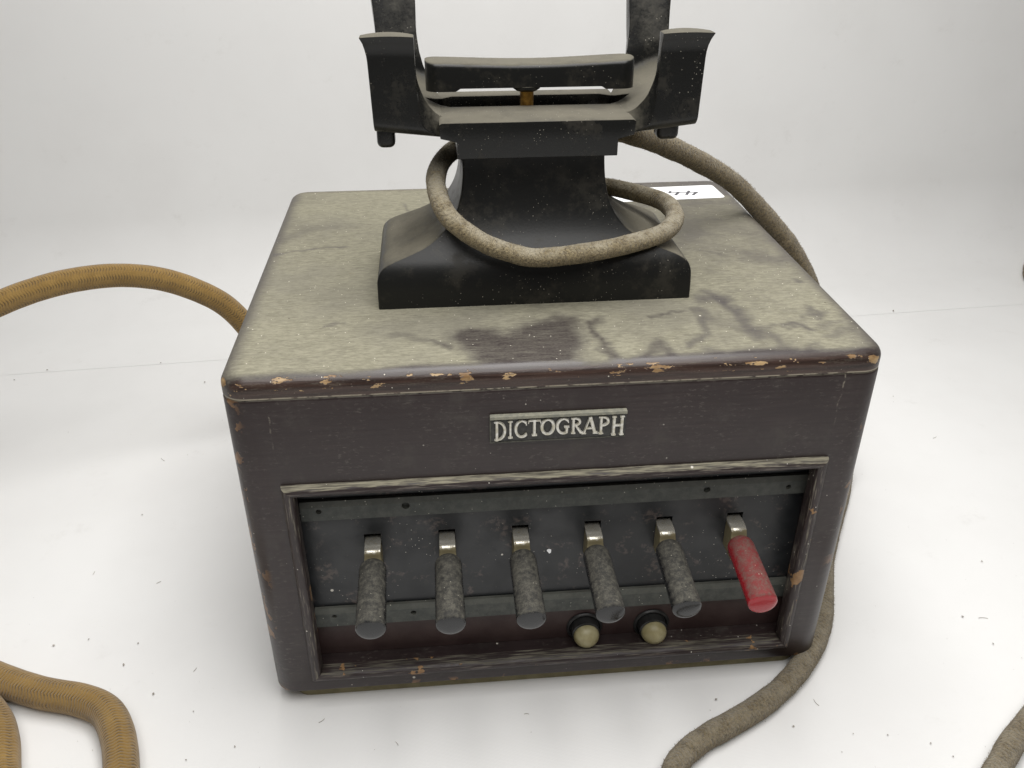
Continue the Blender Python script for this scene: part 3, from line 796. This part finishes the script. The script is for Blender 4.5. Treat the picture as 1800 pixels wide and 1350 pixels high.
xs = sorted(set([bx0 + v for v in (0, .0003, .0009, .0018, .003, .0044, .0055, .009, .0125, .0132, .014, .0147, .0152)] + [bx1 - v for v in (0, .0003, .0009, .0018, .003, .0044, .0055, .009, .0125, .0132, .014, .0147, .0152)] + list(np.linspace(bx0 + .02, bx1 - .02, 24))))
for x in xs: V += [(x, y, z) for y, z in bar_section(x)]
n = len(bar_section(0))
for k in range(len(xs) - 1):
    for i in range(n): Fc.append((k * n + i, k * n + (i + 1) % n, (k + 1) * n + (i + 1) % n, (k + 1) * n + i))
Fc += [tuple(range(n)), tuple((len(xs) - 1) * n + i for i in range(n))[::-1]]
bar = mk("plunger_bar", V, Fc, M_BAR); bm = bmesh.new(); bm.from_mesh(bar.data); bmesh.ops.recalc_face_normals(bm, faces=bm.faces); bm.to_mesh(bar.data); bm.free()
shade_auto(bar, 45); part(bar, cradle)
part(lathe("plunger_boss", [(.0060, .0), (.0060, -.0012), (.0045, -.0022), (.0040, -.0022)], 24, M_BAR, None, (0, 0, 1), (-.0057, .0925, .2714)), cradle)
part(lathe("plunger_rod", [(.0030, .0), (.0030, -.0195)], 24, M_BRASS, None, (0, 0, 1), (-.0055, .0925, .2695)), cradle)

# ------------------------------------------------------------------ cords
def tube(name, pts, r, mat, step=.0008, n=36, ends=True, lump=.0):
    C = catmull(pts, 60); L = np.r_[0, np.cumsum(np.linalg.norm(np.diff(C, axis=0), axis=1))]
    m = int(L[-1] / step); s = np.linspace(0, L[-1], m + 1)
    C = np.stack([np.interp(s, L, C[:, i]) for i in range(3)], 1)
    for _ in range(6): C[1:-1] = .25 * C[:-2] + .5 * C[1:-1] + .25 * C[2:]
    T = np.gradient(C, axis=0); T /= np.linalg.norm(T, axis=1)[:, None]
    Nn = np.zeros_like(T); a = np.cross(T[0], (0, 0, 1.)); Nn[0] = a / np.linalg.norm(a)
    for i in range(1, len(T)):
        v = Nn[i - 1] - T[i] * (Nn[i - 1] @ T[i]); Nn[i] = v / np.linalg.norm(v)
    B = np.cross(T, Nn); ang = np.linspace(0, 2 * np.pi, n, endpoint=False)
    rr = r * (1 + lump * (np.sin(s * 90 + 1) + np.sin(s * 37) + .7 * np.sin(s * 231) + .5 * np.sin(s * 517 + 2) + .8 * np.interp(s, np.arange(0, s[-1] + .02, .004), rng.normal(0, 1, len(np.arange(0, s[-1] + .02, .004))))))
    ring = C[:, None, :] + rr[:, None, None] * (np.cos(ang)[None, :, None] * Nn[:, None, :] + np.sin(ang)[None, :, None] * B[:, None, :])
    Vn = ring.reshape(-1, 3); k = np.arange(m)[:, None]; i = np.arange(n)[None, :]; j = (i + 1) % n
    Fq = np.stack([k * n + i + 0 * j, k * n + j, (k + 1) * n + j, (k + 1) * n + i + 0 * j], -1).reshape(-1, 4)
    me = bpy.data.meshes.new(name)
    me.vertices.add(len(Vn)); me.vertices.foreach_set("co", Vn.astype(np.float32).ravel())
    me.loops.add(Fq.size); me.loops.foreach_set("vertex_index", Fq.astype(np.int32).ravel())
    me.polygons.add(len(Fq)); me.polygons.foreach_set("loop_start", np.arange(0, Fq.size, 4, dtype=np.int32))
    uv = me.uv_layers.new(name="UVMap")
    ii = np.broadcast_to(i, (m, n)); kk = np.broadcast_to(k, (m, n))
    U = np.stack([s[kk], s[kk], s[kk + 1], s[kk + 1]], -1); Vv = np.stack([ii / n, (ii + 1) / n, (ii + 1) / n, ii / n], -1)
    uv.data.foreach_set("uv", np.stack([U, Vv], -1).astype(np.float32).ravel())
    me.update(calc_edges=True); me.validate()
    return link(name, me, mat, None, True), C, T, Nn, B
def fuzz(parent, data, r, per_m, mat, ln=(.0004, .0016)):
    o, C, T, Nn, B = data; L = np.linalg.norm(np.diff(C, axis=0), axis=1).sum(); cnt = int(per_m * L)
    k = rng.integers(2, len(C) - 2, cnt); a = rng.random(cnt) * 2 * np.pi
    d = np.cos(a)[:, None] * Nn[k] + np.sin(a)[:, None] * B[k]
    p = C[k] + d * r * .985; t = T[k]
    q = d + t * rng.normal(0, .9, cnt)[:, None] + np.cross(d, t) * rng.normal(0, .7, cnt)[:, None]
    q /= np.linalg.norm(q, axis=1)[:, None]
    l = rng.uniform(ln[0], ln[1], cnt)[:, None]
    sd = np.cross(q, rng.normal(0, 1, (cnt, 3))); sd /= np.linalg.norm(sd, axis=1)[:, None]
    wd = .0001
    Vn = np.stack([p - sd * wd, p + sd * wd, p + q * l + d * .0001], 1).reshape(-1, 3)
    f = mk("fuzz", Vn, np.arange(len(Vn)).reshape(-1, 3), mat, parent)
    f["kind"] = "stuff"; return f
M_FUZZ = mat_plain("cord_fibre", (0.11, 0.083, 0.044), .9, spec=.1, col2=(0.25, 0.20, 0.12), scale=700)

# thin worn cord looped round the neck of the stand
RL = .0042
loop = [(-.004, .1175, .2440), (.004, .1190, .2415)]
loop = [px(900, 262, 1, .1165), px(860, 248, 1, .1180), px(815, 256, 1, .110), px(787, 272, 1, .097), px(769, 300, 1, .083), px(768, 335, 1, .070), px(790, 383, 1, .0600), px(845, 424, 1, .0555), px(900, 445, 1, .0545), px(950, 453, 1, .0545), px(1050, 441, 1, .0555), px(1130, 422, 1, .0600), px(1172, 405, 1, .068), px(1186, 380, 1, .082), px(1168, 356, 1, .100), px(1125, 341, 1, .113), px(1068, 328, 1, .1205), px(1010, 322, 1, .1225), px(950, 318, 1, .1170)]
tl = tube("handset_cord", loop, RL, M_GREYD, .0006, 36, lump=.016)
tag(tl[0], "thin dusty fabric cord looped around the neck of the black stand", "cord")
fuzz(tl[0], tl, RL, 18000, M_FUZZ, (.0002, .0007))

# thick grey-brown cord: down the right side, over the sheet and out of view
RK = .0056
thick = [px(1010, 214, 1, .132), px(1060, 222, 1, .134), px(1115, 236, 1, .138), px(1170, 256, 1, .147), px(1225, 282, 1, .156), px(1287, 320, 1, .164), px(1340, 374, 1, .170), px(1386, 430, 1, .173), px(1414, 480, 1, .174), px(1442, 560, 1, .173), px(1465, 650, 1, .170), px(1486, 745, 1, .160)]
for x, y in ((1482, 845), (1461, 930), (1449, 985), (1448, 1040), (1444, 1095), (1422, 1150), (1386, 1198), (1340, 1238), (1285, 1272), (1235, 1300), (1195, 1335), (1180, 1375), (1190, 1430), (1260, 1490), (1400, 1520), (1560, 1500), (1680, 1440), (1745, 1365), (1775, 1312), (1800, 1280), (1850, 1220), (1960, 1100), (2060, 900), (2040, 700), (1900, 560), (1826, 505), (1809, 475), (1828, 448), (1900, 430)):
    thick.append(px(x, y, 2, RK))
tk = tube("fabric_cord", thick, RK, M_GREY, .0009, 36, lump=.018)
tag(tk[0], "thick grey brown frayed fabric cord trailing past the red lever side of the cabinet", "cord")
fuzz(tk[0], tk, RK, 17000, M_FUZZ, (.0003, .0011))

# tan braided cable: out of the back, arching left, then coiling on the sheet
RT_ = .0076
tan = [np.array((-.112, .262, .030)), np.array((-.130, .268, .040)), px(470, 628, 1, .262), px(437, 578, 1, .258), px(395, 536, 1, .255), px(340, 508, 1, .252), px(280, 490, 1, .248), px(215, 484, 1, .243), px(150, 489, 1, .236), px(80, 504, 1, .226), px(0, 533, 1, .212), px(-90, 580, 1, .195), px(-190, 660, 1, .175), px(-270, 770, 1, .155)]
for x, y in ((-300, 940), (-260, 1040), (-180, 1110), (-90, 1155), (0, 1194), (70, 1217), (140, 1230), (185, 1250), (206, 1290), (213, 1350), (205, 1420), (150, 1490), (70, 1500), (20, 1440), (4, 1365), (3, 1310), (-10, 1265), (-45, 1228), (-110, 1206), (-200, 1200), (-300, 1190)):
    tan.append(px(x, y, 2, RT_))
tn = tube("braided_cable", tan, RT_, M_TAN, .0009, 48, lump=.004)
tag(tn[0], "thick tan braided cable arching from behind the cabinet and coiling on the sheet", "cable")

# ------------------------------------------------------------------ crumbs of dirt on the sheet
V, Fc = [], []
def crumb(p, r):
    i0 = len(V); base_ = [(1, 0, 0), (-1, 0, 0), (0, 1, 0), (0, -1, 0), (0, 0, 1), (0, 0, -1)]
    s = rng.uniform(.5, 1.3, (6,)); k = rng.uniform(.6, 1.8); a = rng.random() * math.pi
    for q, (x, y, z) in enumerate(base_):
        x, y = x * k, y
        V.append((p[0] + r * s[q] * (x * math.cos(a) - y * math.sin(a)), p[1] + r * s[q] * (x * math.sin(a) + y * math.cos(a)), p[2] + r * .6 + r * .6 * s[q] * z))
    for f in ((0, 2, 4), (2, 1, 4), (1, 3, 4), (3, 0, 4), (2, 0, 5), (1, 2, 5), (3, 1, 5), (0, 3, 5)): Fc.append(tuple(i0 + i for i in f))
for x, y, r in [(1570, 547, .0013), (1570, 697, .0006), (83, 651, .0009), (283, 638, .0008), (360, 672, .0008), (25, 668, .0005), (94, 1135, .0006), (156, 1124, .0005), (243, 1131, .0005), (217, 1169, .0006), (270, 1220, .0007), (340, 1251, .0005), (413, 1313, .0005), (327, 1336, .0005), (1726, 987, .0006), (1692, 1084, .0006), (1746, 1132, .0005), (1259, 1230, .0007), (1636, 1307, .0006), (1500, 1290, .0004), (1395, 1277, .0005), (1560, 1292, .0004), (1675, 1330, .0005), (250, 905, .0004), (120, 760, .0004), (330, 800, .0004)]:
    crumb(px(x, y, 2, 0.0005 if y > 660 else .0008), r)
for _ in range(150):
    x, y = rng.uniform(0, 1800), rng.uniform(690, 1350)
    if 400 < x < 1500 and y < 1225: continue
    crumb(px(x, y, 2, .0003), float(rng.uniform(.0001, .00024)))
def fibre(x, y, ln, ang, curl, wd=.00012):
    c = px(x, y, 2, .0004); n = 7; i0 = len(V)
    a = ang; p = np.array(c[:2])
    for k in range(n):
        t = np.array((math.cos(a), math.sin(a))); nr = np.array((-t[1], t[0])) * wd
        V.extend([(*(p - nr), .0002), (*(p + nr), .0002), (*p, .0002 + 2 * wd)]); p = p + t * ln / n; a += curl / n
    for k in range(n - 1):
        for i in range(3): Fc.append((i0 + 3 * k + i, i0 + 3 * k + (i + 1) % 3, i0 + 3 * k + 3 + (i + 1) % 3, i0 + 3 * k + 3 + i))
for x, y, ln, a, c in [(283, 805, .006, -1.0, .5), (163, 1010, .0035, 1.4, .3), (1270, 1050, .004, .3, 1.6), (1440, 1240, .005, 2.2, -1.0), (560, 1270, .004, .4, .8), (700, 1310, .003, 1.9, .6), (1640, 770, .005, .2, .9), (1720, 1086, .006, .1, -.7), (340, 1180, .003, 1.0, .5), (930, 1255, .003, 2.6, 1.2), (275, 1025, .003, .5, .3)]: fibre(x, y, ln, a, c)
cr = mk("dirt_crumbs", V, Fc, mat_plain("dirt", (0.20, 0.18, 0.15), .9, col2=(0.42, 0.39, 0.34), scale=300))
tag(cr, "tiny dark specks of dirt scattered over the white sheet", "dirt", kind="stuff")
